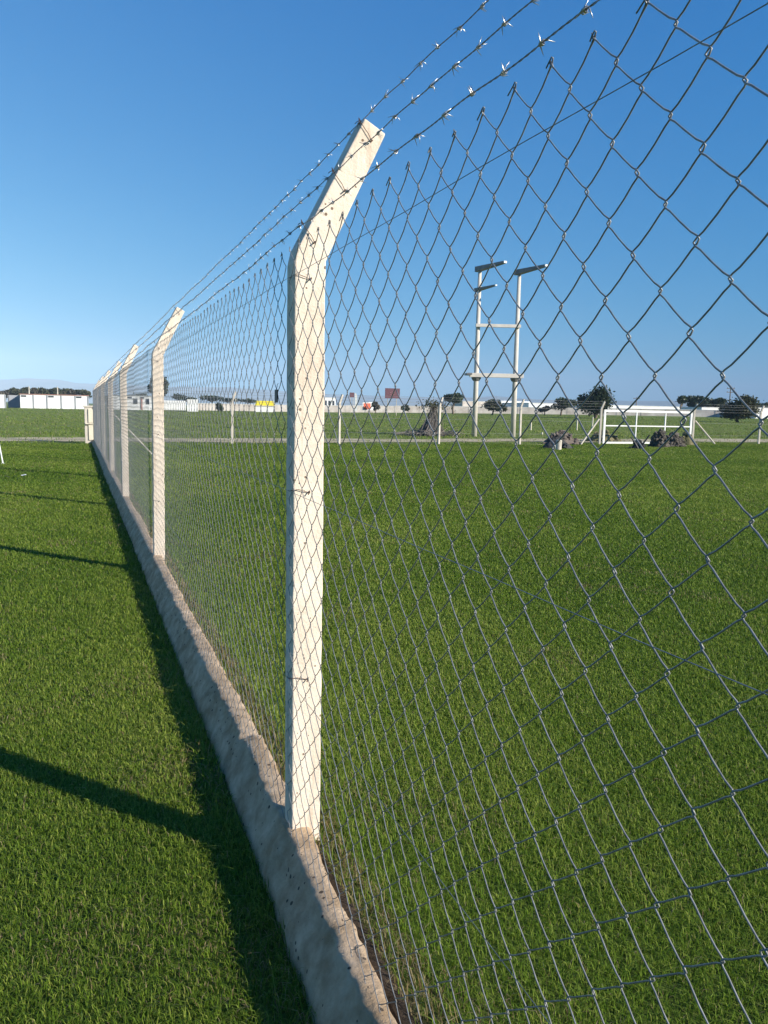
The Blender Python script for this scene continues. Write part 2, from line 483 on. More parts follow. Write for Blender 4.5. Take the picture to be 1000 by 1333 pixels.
# ------------------------------------------------------------------ the chain link fence
fence = empty("chain_link_fence", (0, 0, 0))
tag(fence, "tall wire mesh fence with bent white concrete posts and barbed wire on top", "fence")
BEND = WZ + 1.775
TIP = WZ + 2.165
TOPZ = WZ + 1.786                                 # peaks of the mesh
def post_mesh():
    mb = MB()
    wv = .093
    b0, b1 = (0.0, BEND), (wv, BEND - .022)
    dx, dz = .206, TIP - BEND
    t0 = (dx, TIP); ln = math.hypot(dx, dz)
    t1 = (dx + .074 * dz / ln, TIP - .074 * dx / ln)
    n = 70
    r_ = np.random.default_rng(8)
    jl = np.convolve(r_.normal(size=n + 8), np.hanning(5) / 2, 'same')[4:-4] * .0011; jr = np.convolve(r_.normal(size=n + 8), np.hanning(5) / 2, 'same')[4:-4] * .0013
    prof = [(0, -.10)]
    left, right = [], []
    for t, e1, e2 in list(zip(np.linspace(0, 1, n), jl, jr))[1:-1]: left.append((e1, -.10 + (b0[1] + .10) * t)); right.append((wv + e2, -.10 + (b1[1] + .10) * t))
    prof = [(0, -.10)] + left + [(.004, BEND - .012), (.010, BEND + .012), t0, t1, (b1[0] + .006, b1[1] + .014), b1] + right[::-1] + [(wv, -.10)]
    mb.prism(prof, 0, .094)
    return mb
post0 = bevel(post_mesh().build("post", M_POST, fence), .0045, 2)
tipdir = np.array([.206, TIP - BEND]); tipdir /= np.linalg.norm(tipdir)
BARBS = [(.195, WZ + 2.150), (.116, WZ + 2.003), (.026, WZ + 1.850)]          # strands lie on the upper left face of the arms
TENS = [WZ + 1.703, WZ + 1.083, WZ + .503]
def tie(points, rad=.0011):
    return MB().tube(points, rad, 5)
inw = np.array([tipdir[1], -tipdir[0]])
def add_ties(p):
    for (bx, bz) in BARBS:
        c = np.array([bx, bz]) - inw * .006
        h = np.array([bx, bz]) + inw * .050 - tipdir * .028
        c3 = lambda q, yy: (q[0], yy, q[1])
        mb = MB().tube([c3(h, .012), c3(h, -.003), c3(h * .7 + c * .3 + [0, .003], -.006), c3(h * .3 + c * .7, -.005), c3(c - inw * .002, -.004), c3(c - inw * .005, .012), c3(c - inw * .005, .03)], .0011, 5)
        mb.tube([c3(h + [.004, .006], .004), c3(h + [.001, .002], -.007), c3(h + [-.005, -.004], -.010)], .0022, 5)
        mb.tube([c3(c - inw * .006, -.012), c3(c + inw * .001 , -.005), c3(c - inw * .007 + tipdir * .008, .002), c3(c + inw * .001, .008)], .0012, 5)
        mb.build("tie_wire", M_RUST, p)
    for z in TENS:
        mb = MB().tube([(.046, .012, z - .004), (.046, -.003, z - .004), (.03, -.006, z + .001), (.012, -.006, z + .006), (-.004, -.003, z + .004), (-.010, .012, z), (-.008, .03, z)], .0011, 5)
        mb.tube([(.050, .004, z + .002), (.047, -.008, z - .002), (.042, -.010, z - .009)], .0020, 5)
        mb.build("tie_wire", M_RUST, p)
add_ties(post0)
post0.location = (0, 0, 0)
post_rot = {}
for k, y in enumerate(POSTS):
    if y == 0: continue
    p = copy_tree(post0, fence)
    p.location = (rng.normal() * .003, y, rng.normal() * .006)
    p.rotation_euler = (rng.normal() * .004, rng.normal() * .005, rng.normal() * .03)

# the mesh: each wire a flattened zigzag spiral hooked into its neighbours
CW, CH = .097, .0905
def wave(y, z):
    return (.0035 * np.sin(y * 5.1 + z * 1.7) + .0025 * np.sin(y * 11.3 - z * 4.1 + 1) + .002 * np.sin(z * 9 + y * 2.3))
def mesh_panel(ya, yb, detail):
    i0 = math.ceil((ya + 1.427) / (CW / 2)); i1 = math.floor((yb + 1.427) / (CW / 2))
    idx = np.arange(i0, i1)
    a = CW / 4
    if detail == 2: prof = [(0.0, 1.13), (.045, .99), (.10, .66), (.25, 0.0), (.40, -.66), (.455, -.99)]; sides, rad = 6, .0011
    elif detail == 1: prof = [(0.0, 1.12), (.08, .74), (.42, -.74)]; sides, rad = 4, .0011
    else: prof = [(0.0, 1.1), (.25, 0.0)]; sides, rad = 3, .0011
    half = np.array(prof)
    # one full period = the half, then mirrored
    t = np.concatenate((half[:, 0], half[:, 0] + .5)); x = np.concatenate((half[:, 1], -half[:, 1]))
    per = 20
    tt = np.concatenate([t + q for q in range(per)])[:-1]
    xx = np.concatenate([x] * per)[:-1]
    dep = np.sin(2 * math.pi * tt) * .0021          # "/" strands in front, "\" strands behind
    z = TOPZ - .004 - tt * CH
    keep = z > WZ - .004
    tt, xx, dep, z = tt[keep], xx[keep], dep[keep], z[keep]
    n = len(idx)
    par = np.where(idx % 2 == 0, 1.0, -1.0)
    P = np.empty((n, len(z), 3))
    yc = -1.427 + (idx + .5) * CW / 2
    # wire i bends towards its peak first: peaks lie at even multiples of CW/2
    Y = yc[:, None] + (-par)[:, None] * xx[None, :] * a
    Z = np.repeat(z[None, :], n, 0)
    D = np.where(par[:, None] > 0, dep[None, :], -dep[None, :])
    D = np.repeat(dep[None, :], n, 0) * (-par)[:, None]
    jit = rng.normal(size=(n, 1)) * .0012
    P[..., 0] = -.0065 - D + .0018 * np.sin(Y * 3.1 + Z * 2.2)
    P[..., 1] = Y + wave(Y, Z) + jit
    P[..., 2] = Z + wave(Y + 7, Z) * .8 + rng.normal(size=(n, 1)) * .0012
    mb = MB()
    V, Q = tube_batch(P, rad, sides)
    mb.add(V, Q)
    # cut ends folded over at the top of every diamond
    if detail >= 1:
        for j in range(n):
            p0, p1 = P[j, 0], P[j, min(3, len(z) - 1)]
            d = p1 - p0; d = d / np.linalg.norm(d)
            side = 1 if idx[j] % 2 else -1
            top = p0 + np.array([0, side * .001, .004 + rng.normal() * .001])
            ln = .010 + rng.random() * .016
            q1 = top + np.array([-.0022, 0, .001])
            back = np.array([-.004, -d[1] * side * 0, 0])
            if idx[j] % 2 == 0:
                pts = [p1, p0 * .5 + p1 * .5 + [0, 0, .0], p0 + [0, 0, .002], top, q1, q1 + d * .006 + [-.0005, 0, 0], q1 + d * ln + [-.0012 - rng.random() * .001, rng.normal() * .002, 0]]
            else:
                e = np.array([0, d[1], d[2]])
                pts = [p0 - d * -.012, p0 + [0, 0, .001], top + [.001, 0, -.002], top + [0, 0, .0005], top + e * ln * .8 + [-.002 + rng.normal() * .002, 0, -.003]]
            mb.tube(pts, rad, 5)
    return mb
for k in range(len(POSTS) - 1):
    ya, yb = POSTS[k] + .047, POSTS[k + 1] + .047
    det = 2 if k <= 1 else (1 if k <= 3 else 0)
    mesh_panel(ya, yb, det).build("chain_link_mesh", M_GALV, fence, smooth=True)
for z, amp in zip(TENS, (.004, .006, .01)):
    ys = np.linspace(-4.8, 28.85, 240)
    ph = ((ys % 4.8) / 4.8)
    sag = -amp * 4 * ph * (1 - ph)
    MB().tube(np.column_stack((-.0105 + .0012 * np.sin(ys * 40), ys, z + sag + .0008 * np.sin(ys * 9))), .0007, 5).build("tension_wire", M_GALV, fence, smooth=True)

def barbed(bx, bz, seed):
    r_ = np.random.default_rng(seed)
    mb, tips, singles = MB(), MB(), []
    ys = np.concatenate((np.arange(-4.8, 6, .006), np.arange(6, 14, .015), np.arange(14, 28.9, .06)))
    ph = (ys % 4.8) / 4.8
    sag = -.010 * 4 * ph * (1 - ph)
    off = -.0035
    cx, cz = bx + inw[0] * off, bz + inw[1] * off
    kx = .0016 * np.sin(ys * 6.3 + seed) + .001 * np.sin(ys * 17 + seed)
    kz = .0022 * np.sin(ys * 5.1 + seed * 2) + .0012 * np.sin(ys * 23)
    for q in (0, math.pi):
        a = ys * 2 * math.pi / .036 + q
        rr = np.where(ys < 14, .0009, .0006)
        mb.tube(np.column_stack((cx + kx + np.cos(a) * rr, ys, cz + kz + sag + np.sin(a) * rr)), .0008, 5)
    y = -4.7 + r_.random() * .1
    while y < 28.8:
        p = ((y % 4.8) / 4.8)
        c = np.array([cx + .0016 * math.sin(y * 6.3 + seed) + .001 * math.sin(y * 17 + seed), y, cz + .0022 * math.sin(y * 5.1 + seed * 2) + .0012 * math.sin(y * 23) - .010 * 4 * p * (1 - p)])
        near_ = -1.9 < y < 1.6
        one = MB() if near_ else tips
        if near_: singles.append(one)
        for w_ in (0, 1):
            a0 = r_.random() * 6.28
            th = np.linspace(0, 2 * math.pi * 1.4, 12 if y < 8 else 6)
            lo = np.column_stack((np.cos(a0 + th) * .0032, (w_ - .5) * .004 + (th / th[-1] - .5) * .006, np.sin(a0 + th) * .0032))
            e0 = lo[0] + np.array([-math.sin(a0) * -.014, -.004 * (1 + r_.random()), math.cos(a0) * -.014])
            a1 = a0 + th[-1]
            e1 = lo[-1] + np.array([-math.sin(a1) * .014, .004 * (1 + r_.random()), math.cos(a1) * .014])
            one.tube(np.vstack((e0, lo, e1)) + c, np.r_[.0004, np.full(len(lo), .0011), .0004], 5)
        y += .105 + r_.normal() * .008
    s = mb.build("barbed_wire", M_BARB, fence, smooth=True)
    for q in singles: q.build("barb", M_BARBTIP, s, smooth=True)
    tag(tips.build("barbs", M_BARBTIP, s, smooth=True), kind="stuff")
for k, (bx, bz) in enumerate(BARBS): barbed(bx, bz, k + 1)
# leaning strut that props the fourth post from the field side
MB().tube([(.10, 17.9, 1.40), (1.35, 17.9, .02)], .018, 6).build("brace", M_FARPOST, fence)
# small dark tag wired to the mesh left of the near post
tagm = MB(); tagm.box((-.013, .17, WZ + 1.365), (.004, .030, .040)); tagm.tube([(-.012, .17, WZ + 1.383), (-.010, .17, WZ + 1.40), (-.006, .172, WZ + 1.405)], .001, 5)
t_ = bevel(tagm.build("small_plate", M_BLACK), .001)
tag(t_, "small black plate wired to the mesh just left of the nearest post", "plate")

# pillar at the far end of the fence
pil = empty("gate_pillar", (-.16, 28.9, 0))
tag(pil, "short square masonry pillar with pale boards standing at the far end of the low wall", "pillar")
bevel(MB().box((0, .1, .64), (.30, .30, 1.40)).build("pillar_shaft", M_FARPOST, pil), .012)
bevel(MB().box((.06, -.075, 1.02), (.16, .04, .50)).build("board", M_TIMBER, pil), .004)
bevel(MB().box((.06, -.075, .42), (.16, .04, .56)).build("board", M_TIMBER, pil), .004)
MB().box((.02, -.10, .735), (.30, .09, .035)).build("ledge", M_TIMBER, pil)
bevel(MB().box((0, .1, 1.365), (.36, .36, .06)).build("cap", M_FARPOST, pil), .01)

# white stake at the left
mb = MB().tube([(-2.26, 18.7, -.03), (-2.36, 19.0, .50)], .016, 8)
mb.box((-2.26, 18.7, .01), (.08, .035, .02))
tag(mb.build("white_stake", M_WHITE), "thin white leaning stake in the grass at the left edge", "stake")

# two white scraps in the short grass
for px, py, lb in ((31, 619, "small white paper scrap in the grass, nearer the fence of the two"), (9, 621, "small white paper scrap in the grass close to the left edge")):
    d = ray(px, py); t = -(EYE[2] - .03) / d[2]; c = EYE + d * t
    n_ = 7; u = np.linspace(-.05, .05, n_)
    V = np.array([(a_, b_, .012 * math.sin(a_ * 40 + b_ * 25) + .012) for b_ in (-.018, 0, .018) for a_ in u])
    V = np.concatenate((V, V + [0, 0, .003]))
    F = [(j * n_ + i, j * n_ + i + 1, (j + 1) * n_ + i + 1, (j + 1) * n_ + i) for j in (0, 1) for i in range(n_ - 1)]
    F += [tuple(q + 21 for q in f) for f in F]
    o = MB().add(V, F).build("paper_scrap", M_WHITE); o.location = c; o.rotation_euler = (.3, .1, px)
    tag(o, lb, "litter", "white scraps in the grass")

# ------------------------------------------------------------------ perimeter fence across the field
FY = 28.95
pf = empty("perimeter_fence", (0, 0, 0))
tag(pf, "farther low wire fence with thin bent concrete posts along the far side of the field", "fence")
FP = [5.09, 9.56, 14.12, 18.15, 22.40, 27.95, 32.3, 36.8]
def far_post():
    mb = MB()
    prof = [(0, -.1), (0, 1.62), (.0, 1.70), (.145, 2.06), (.21, 2.03), (.09, 1.68), (.09, -.1)]
    mb.prism(prof, 0, .09)
    return mb
fp0 = bevel(far_post().build("post", M_FARPOST, pf), .006, 1)
for k, x in enumerate(FP):
    o = fp0 if k == 0 else copy_tree(fp0, pf)
    o.location = (x - .045, FY + rng.normal() * .05, 0)
    o.rotation_euler = (rng.normal() * .01, rng.normal() * .012, R(0) + rng.normal() * .15 + (R(-20) if k > 3 else 0))
for z, dx in ((1.66, .0), (1.80, .06), (1.93, .11), (2.03, .15), (1.1, -.01), (.5, -.01)):
    segs = [(.2, 22.4), (27.95, 60.)]
    for s0, s1 in segs:
        xs = np.linspace(s0, s1, 40)
        MB().tube(np.column_stack((xs + dx, np.full(40, FY - .01), z - .012 * np.sin(xs * 1.3) ** 2 + 0 * xs)), .0035, 4).build("strand", M_GALV, pf, smooth=True)
for x0, x1 in ((22.33, 21.15), (28.05, 29.25)):
    MB().tube([(x0, FY + .03, 1.22), (x1, FY - .25, -.02)], .042, 6).build("brace", M_FARPOST, pf)
kb = MB()
kb.box((20.4, FY + .045, .0), (3.6, .12, .07)); kb.box((36.2, FY + .045, .0), (16, .12, .07))
tag(bevel(kb.build("fence_kerb", M_FARPOST), .01, 1), "thin pale concrete kerb along the foot of the farther fence", "kerb")

gate = empty("field_gate", (22.56, FY - .02, 0))
tag(gate, "wide white tubular gate with open rectangles in the farther fence", "gate")
GW, GH0, GH1 = 5.22, .12, 1.62
fr = MB()
for z in (GH0, GH1): fr.box((GW / 2, 0, z), (GW, .07, .085 if z == GH0 else .10))
for x in (.05, GW - .04): fr.box((x, 0, (GH0 + GH1) / 2), (.10, .065, GH1 - GH0 - .10))
fr.build("frame", M_WHITE, gate)
MB().box((GW / 2, .0, .92), (GW - .2, .055, .055)).build("rail", M_WHITE, gate)
for x in (GW * .36, GW * .69):
    MB().box((x, -.003, (GH0 + .05 + .892) / 2), (.055, .05, .892 - GH0 - .05)).build("upright", M_WHITE, gate)
    MB().box((x, -.003, (GH1 - .05 + .948) / 2), (.055, .05, GH1 - .05 - .948)).build("upright", M_WHITE, gate)
MB().box((-.03, 0, .4), (.05, .04, .1)).build("hinge", M_LAMP, gate)
MB().box((-.03, 0, 1.4), (.05, .04, .1)).build("hinge", M_LAMP, gate)

# ------------------------------------------------------------------ twin pole utility structure
hf = empty("utility_tower", (19.93, 36.9, 0))
tag(hf, "tall twin pole concrete utility structure with cross beams standing beyond the farther fence", "utility structure")
P1, P2 = np.array([0, 0.]), np.array([2.02, -.72])
ax = (P2 - P1) / np.linalg.norm(P2 - P1); pr = np.array([ax[1], -ax[0]])     # pr points towards the camera
if pr[1] > 0: pr = -pr
ang = math.atan2(ax[1], ax[0])
HZ = 8.95
for q, dz in ((P1, .12), (P2, 0)):
    lean = np.array([-.30, 0]) * 0
    MB().tube([(q[0], q[1], -.2), (q[0], q[1], 3.2), (q[0], q[1], HZ + dz)], [.15, .135, .095], 14).build("pole", M_POLE, hf, smooth=True)
mid = (P1 + P2) / 2
bevel(MB().box((*(mid - ax * .0 + pr * .22), 3.42), (2.95, .20, .22), ang).build("platform_beam", M_BEAM, hf), .015)
bevel(MB().box((*(mid + pr * .20), 6.08), (2.45, .16, .17), ang).build("upper_beam", M_BEAM, hf), .012)
for q in (P1, P2):
    bevel(MB().tube([(q[0], q[1], 3.12), (q[0], q[1], 3.26), (q[0], q[1], 3.305)], [.18, .27, .27], 14).build("collar", M_LAMP, hf), .01)
MB().box((*(P1 - ax * .45 + pr * .05), 3.47), (.28, 1.15, .10), ang).build("bracket", M_LAMP, hf)
armd = np.array([.16, -.98])
def arm(q, z, ln, w0, h0, w1, h1, nm):
    s = np.array([armd[1], -armd[0]])
    b = q - armd * .28
    e = q + armd * ln
    v = []
    for c, w_, h_, zz in ((b, w0, h0, z), (e, w1, h1, z + .05)):
        for sx, sz in ((-1, -1), (1, -1), (1, 1), (-1, 1)):
            v.append((*(c + s * sx * w_ / 2), zz + sz * h_ / 2))
    mb = MB().add(v, [(0, 1, 2, 3), (7, 6, 5, 4), (0, 4, 5, 1), (1, 5, 6, 2), (2, 6, 7, 3), (3, 7, 4, 0)])
    a_ = bevel(mb.build(nm, M_LAMP, hf), .015)
    MB().box((*(e + armd * .04), z + .05), (w1 * .9, .07, h1 * .9), math.atan2(armd[1], armd[0]) + math.pi / 2).build("end_plate", M_WHITE, a_)
arm(P1, HZ + .13, 2.1, .30, .28, .20, .12, "cross_arm")
arm(P2, HZ + .01, 2.1, .30, .28, .20, .12, "cross_arm")
arm(P1, 8.0, 1.4, .30, .17, .12, .08, "lower_arm")

# ------------------------------------------------------------------ trees
M_LEAF = {
 'dark': leaf_mat("dark_foliage", [(0, (.012, .022, .010)), (.5, (.030, .048, .018)), (1, (.065, .085, .032))], .2),
 'olive': leaf_mat("olive_foliage", [(0, (.03, .035, .016)), (.5, (.06, .065, .03)), (1, (.11, .11, .055))], .2),
 'brown': leaf_mat("brown_foliage", [(0, (.04, .035, .022)), (.5, (.075, .065, .045)), (1, (.12, .105, .08))], .15),
}
def leaf_quads(C, size, r_, up=.4):
    n = len(C)
    nrm = r_.normal(size=(n, 3)); nrm[:, 2] += up; nrm /= np.linalg.norm(nrm, axis=1)[:, None]
    a = np.cross(nrm, r_.normal(size=(n, 3))); a /= np.linalg.norm(a, axis=1)[:, None]
    b = np.cross(nrm, a)
    s = size * (.5 + r_.random((n, 1)))
    V = np.stack((C - a * s, C + b * s * .55, C + a * s, C - b * s * .55), 1).reshape(-1, 3)
    return V, (np.arange(n)[:, None] * 4 + np.arange(4)[None, :])

def tree(px, r, wpx, top, label, style='dark', crown_lo=None, n=1400, group=None, flat=1.0, clumps=9, lean=0.0, kind="tree", thick=.05, seed=None):
    r_ = np.random.default_rng(abs(int(px * 13 + r)) + 1)
    x, y, z0 = spot(px, r)
    H = zat(px, top, r) - z0
    Wd = wpx * r / FPX
    lo = H * .25 if crown_lo is None else zat(px, crown_lo, r) - z0
    root = empty(kind, (x, y, z0), r_.random() * 0)
    tag(root, label, "tree" if kind != "bush" else "bush", group)
    ch = (H - lo)
    mid_ = lo + ch * .5
    right = np.array([_r[0], _r[1]])
    # clump centres through the crown volume
    cs = []
    for k in range(clumps):
        a = r_.random() * 6.283; rr = math.sqrt(r_.random()) * .36 * Wd
        zz = lo + ch * (.22 + .62 * r_.random())
        f = 1 - .75 * abs((zz - mid_) / ch) ** 1.5 * 1.2
        c = np.array([math.cos(a) * rr * f, math.sin(a) * rr * f, zz])
        c[:2] += right * lean * (zz / H) * Wd
        cs.append((c, np.array([Wd * .25, Wd * .25, ch * .26 * flat]) * (.7 + .6 * r_.random())))
    tb = MB()
    rad = max(.06, H * thick)
    base_top = np.array([*(right * lean * .3 * Wd), lo + ch * .25])
    ks = np.linspace(0, 1, 6)
    trunk = np.outer(ks, base_top) + np.column_stack((r_.normal(size=6) * rad * .5 * (ks > 0), r_.normal(size=6) * rad * .5 * (ks > 0), ks * 0 - .1 * (ks == 0)))
    tb.tube(trunk, np.linspace(rad * 1.25, rad * .7, 6), 7)
    for c, s in cs[:7]:
        st = trunk[3 + r_.integers(0, 3)]
        t = np.linspace(0, 1, 5)[:, None]
        pts = st + (c - st) * t + np.array([0, 0, 1]) * (np.sin(t * math.pi) * -.05 * H)
        tb.tube(pts, np.linspace(rad * .5, rad * .12, 5), 5)
    tb.build("trunk", M_BARK, root, smooth=True)
    C, tint = [], []
    for c, s in cs:
        k = int(n * 1.5) // clumps
        d = r_.normal(size=(k, 3)); d /= np.linalg.norm(d, axis=1)[:, None]
        d *= (r_.random((k, 1)) ** .45)
        d *= 1 + .25 * r_.normal(size=(k, 1)) * (r_.random((k, 1)) < .25)
        C.append(c + d * s)
        tint.append(np.clip(r_.normal(.5, .2, k) + r_.normal() * .14, 0, 1))
    C = np.concatenate(C); tint = np.concatenate(tint)
    C = C[C[:, 2] > lo * .6]; tint = tint[:len(C)]
    V, Q = leaf_quads(C, max(.10, r / FPX * 1.5), r_)
    cr = MB().add(V, Q, np.repeat(tint, 4))
    cr.build("crown", M_LEAF[style], root, attr="tint")
    return root

tree(775, 122, 46, 503.5, "large dark rounded tree just left of the white gate", 'dark', 541, 4200, clumps=20)
tree(731, 150, 32, 518.5, "mid sized dark tree behind the dark heaps, left of the largest one", 'dark', 533, 1800, clumps=10)
tree(709, 150, 18, 528, "small grey thin tree in front of the pale far wall", 'brown', 536, 350, clumps=6)
tree(590, 150, 26, 512.5, "dark tree with flat layered crown left of the twin poles", 'dark', 529, 1600, clumps=8, flat=.7)
tree(640, 140, 34, 520.5, "wind bent grey green tree seen between the twin poles", 'olive', 538, 1300, clumps=9, lean=.3, flat=.8)
tree(961, 112, 43, 516, "broad round olive tree at the right standing in the meadow", 'olive', 548, 4200, clumps=20)
tree(886, 190, 16, 516.5, "small dark tree behind the right gate post", 'dark', 531, 900, clumps=6)
for px, w_, tp, lb in ((905, 26, 517, "dark tree first in the clump right of the gate"), (921, 28, 516.5, "dark tree in the middle of the clump right of the gate"), (936, 22, 519, "dark tree last in the clump, touching the broad olive tree")):
    tree(px, 195, w_, tp, lb, 'dark', 532, 1100, clumps=7)
tree(992, 200, 34, 525, "low dark tree at the right edge beside a white building", 'dark', 536, 1100, clumps=8)
tree(207, 135, 27, 490.5, "tall dark tree partly hidden by the second concrete post", 'dark', 519, 2200, clumps=12, thick=.035)
TL = [(-22, 34, 507, 'olive'), (6, 26, 508, 'brown'), (24, 20, 506, 'olive'), (34, 16, 504.5, 'olive'), (47, 20, 504, 'brown'), (60, 24, 506, 'olive'), (79, 24, 502.5, 'olive'), (90, 18, 506, 'brown'), (107, 22, 507.5, 'olive')]
TLL = ["bushy tree rising behind the leftmost white shed", "brownish bare tree behind the gap between the white sheds", "olive tree above the first small dark window of the white sheds", "slim olive tree behind the second bay of the white sheds",
       "brown leafless tree behind the middle of the white sheds", "olive rounded tree behind the middle bays of the white sheds", "tallest tree of the row behind the white sheds", "brownish low tree right of the tallest one behind the white sheds", "last olive tree of the row, close to the fence posts"]
for (px, w_, tp, st), lb in zip(TL, TLL):
    tree(px, 205, w_, tp, lb, st, 518, 900, group="trees behind the white sheds", clumps=7)
for k, (px, w_, tp) in enumerate(((140, 30, 512), (162, 30, 511), (184, 28, 512), (228, 26, 514), (250, 30, 515), (276, 30, 515), (300, 26, 517), (322, 24, 518))):
    lb = ("distant dark tree low between the fourth and third fence posts", "distant dark tree behind the gap left of the third fence post", "distant dark tree over the white shed with the red pier", "distant dark tree just right of the second post over the white yard block", "distant dark tree over the small square white hut", "distant dark tree between the white hut and the first far fence post", "distant dark tree directly behind the first far fence post", "distant dark tree just left of the yellow stall")[k]
    tree(px, 260, w_, tp, lb, 'dark', 524, 450, group="distant trees seen through the mesh", clumps=5)

for px, w_, tp, r, st, lb in ((489, 11, 523.5, 150, 'brown', "dark small bush in front of the far wall right of the orange board"), (285, 13, 525, 150, 'dark', "low dark bush before the far wall left of the first far fence post"), (527, 12, 526.5, 148, 'olive', "small olive bush by the far wall right of the maroon signboard")):
    tree(px, r, w_, tp, lb, st, 536, 350, clumps=5, kind="bush")

# conical heap of dead brush in front of the twin poles
x, y, z = spot(561, 44)
bh = MB()
hh = zat(561, 526, 44) - z
for k in range(260):
    a = random.random() * 6.283; q = .95 * random.random() ** .6
    b0 = np.array([math.cos(a) * q, math.sin(a) * q, -.03])
    tp = np.array([random.gauss(.15, .09), random.gauss(0, .09), hh * (.45 + .6 * random.random())])
    md_ = (b0 + tp) / 2 + np.array([random.gauss(0, .05), random.gauss(0, .05), -.12 * random.random()])
    bh.tube([b0, md_, tp], [.022, .016, .008], 4, cap=False)
for k in range(130):
    a = random.random() * 6.283; q = 1.8 * random.random() ** .7
    c = np.array([math.cos(a) * q, math.sin(a) * q * .7, .05 + .22 * random.random()])
    d = np.array([random.gauss(0, .4), random.gauss(0, .4), random.gauss(0, .12)])
    bh.tube([c - d, c + [0, 0, .03], c + d], .012, 4, cap=False)
root = empty("brush_heap", (x, y, z)); tag(root, "pointed grey heap of dead branches left of the twin poles", "brush heap")
bh.build("branches", M_TWIG, root)
r_ = np.random.default_rng(5)
C = r_.normal(size=(420, 3)) * [.42, .42, .16] + [.2, 0, hh * .98]
V, Q = leaf_quads(C, .06, r_); MB().add(V, Q, np.repeat(np.clip(r_.normal(.4, .2, 420), 0, 1), 4)).build("crown", M_LEAF['olive'], root, attr="tint")

def stone(r_, c, size):
    nu, nv = 9, 6
    th = np.linspace(0, math.pi, nv + 1)[:, None]; ph = np.linspace(0, 2 * math.pi, nu, endpoint=False)[None, :]
    D = np.stack((np.sin(th) * np.cos(ph), np.sin(th) * np.sin(ph), np.cos(th) + 0 * ph), -1)
    k = r_.normal(size=(4, 3)); ph_ = r_.random(4) * 6
    rad = 1 + sum(.16 * np.sin(D @ k[i] * 2.2 + ph_[i]) for i in range(4)) + r_.normal(size=(nv + 1, 1)) * .05 + r_.normal(size=(nv + 1, nu)) * .05 * np.sin(th)
    V = (D * rad[..., None]).reshape(-1, 3) * np.asarray(size) @ np.array(Matrix.Rotation(r_.random() * 6, 3, Vector(r_.normal(size=3))))
    V = V + c
    F = np.array([(j * nu + i, (j + 1) * nu + i, (j + 1) * nu + (i + 1) % nu, j * nu + (i + 1) % nu) for j in range(nv) for i in range(nu)])
    return V, F
def heap(px, r, wpx, top, name, label, mat_, seed, asp=.7, peak=1.0, cat="heap", stones=60, ss=.22):
    """a heap of clods and stones lying on a low mound"""
    r_ = np.random.default_rng(seed)
    x, y, z = spot(px, r)
    H = zat(px, top, r) - z; Wd = wpx * r / FPX / 2
    mb = MB()
    na, nr = 44, 16
    lump = r_.normal(size=(8, 3))
    def hgt(u, v):
        t = np.hypot(u / Wd, v / (Wd * asp))
        return H * .86 * np.maximum(0, 1 - t ** peak) * (1 + .25 * np.sin(u * 2.1 + lump[3, 0] * 3) * np.cos(v * 2.9 + lump[4, 0] * 3) + .12 * np.sin(u * 5.3 + lump[5, 0] * 3) * np.sin(v * 6.1))
    V = []
    for j in range(nr):
        t = j / (nr - 1)
        for i in range(na):
            a = i / na * 6.283
            rad = 1 + .13 * math.sin(a * 2 + lump[0, 0]) + .10 * math.sin(a * 3 + lump[1, 0]) + .06 * math.sin(a * 7 + lump[2, 0])
            u, v = math.cos(a) * t * rad * Wd, math.sin(a) * t * rad * Wd * asp
            V.append((u, v, float(hgt(u / rad, v / rad)) + r_.normal() * .03 * H * (t < .97) - .05 * (t > .97)))
    mb.add(np.array(V), np.array([(j * na + i, (j + 1) * na + i, (j + 1) * na + (i + 1) % na, j * na + (i + 1) % na) for j in range(nr - 1) for i in range(na)]))
    for k in range(stones):
        a = r_.random() * 6.283; t = r_.random() ** .6 * 1.12
        u, v = math.cos(a) * t * Wd, math.sin(a) * t * Wd * asp
        q = ss * (.35 + r_.random() ** 2)
        mb.add(*stone(r_, np.array([u, v, float(hgt(u, v)) + q * .15]), (q, q * (.6 + .4 * r_.random()), q * (.45 + .4 * r_.random()))))
    o = mb.build(name, mat_)
    o.location = (x, y, z); o.rotation_euler = (0, 0, -YAW + R(r_.random() * 20 - 10))
    return tag(o, label, cat)
heap(733, 38, 44, 558.5, "earth_heap", "wide brown heap of clods behind the farther fence, left of the gate", M_SOIL, 11, .6, 1.7, stones=150, ss=.11)
heap(727, 34, 38, 565, "sheet_heap", "low dark grey heap in front of the brown heap of clods", M_TARP, 12, .5, 1.2, stones=10, ss=.12)
heap(572, 47, 60, 565, "spoil_bank", "low pale sandy spoil bank beside the dead branches", M_TRACK, 17, .5, 1.3, stones=40, ss=.15)
heap(787, 42, 40, 558.5, "weedy_mound", "weedy earth mound behind the left gate post", M_MOUND, 18, .6, 1.5, stones=30, ss=.14)
heap(861, 38, 20, 562.5, "soil_heap", "dark lumpy soil heap seen through the right part of the gate", M_DARKSOIL, 13, .8, 2.4, stones=120, ss=.11)
heap(880, 39, 22, 561, "rubble_heap", "dark rubble heap beside the right gate post", M_DARKSOIL, 14, .8, 2.0, stones=120, ss=.12)
heap(897, 41, 26, 562, "weedy_bank", "low weedy bank just right of the right gate post", M_MOUND, 19, .6, 1.5, stones=20, ss=.12)
heap(833, 36, 18, 572.5, "ash_heap", "small black heap under the forked branch seen through the gate", M_TARP, 15, .7, 1.3, stones=20, ss=.10)
x, y, z = spot(834, 35.5)
fb = MB()
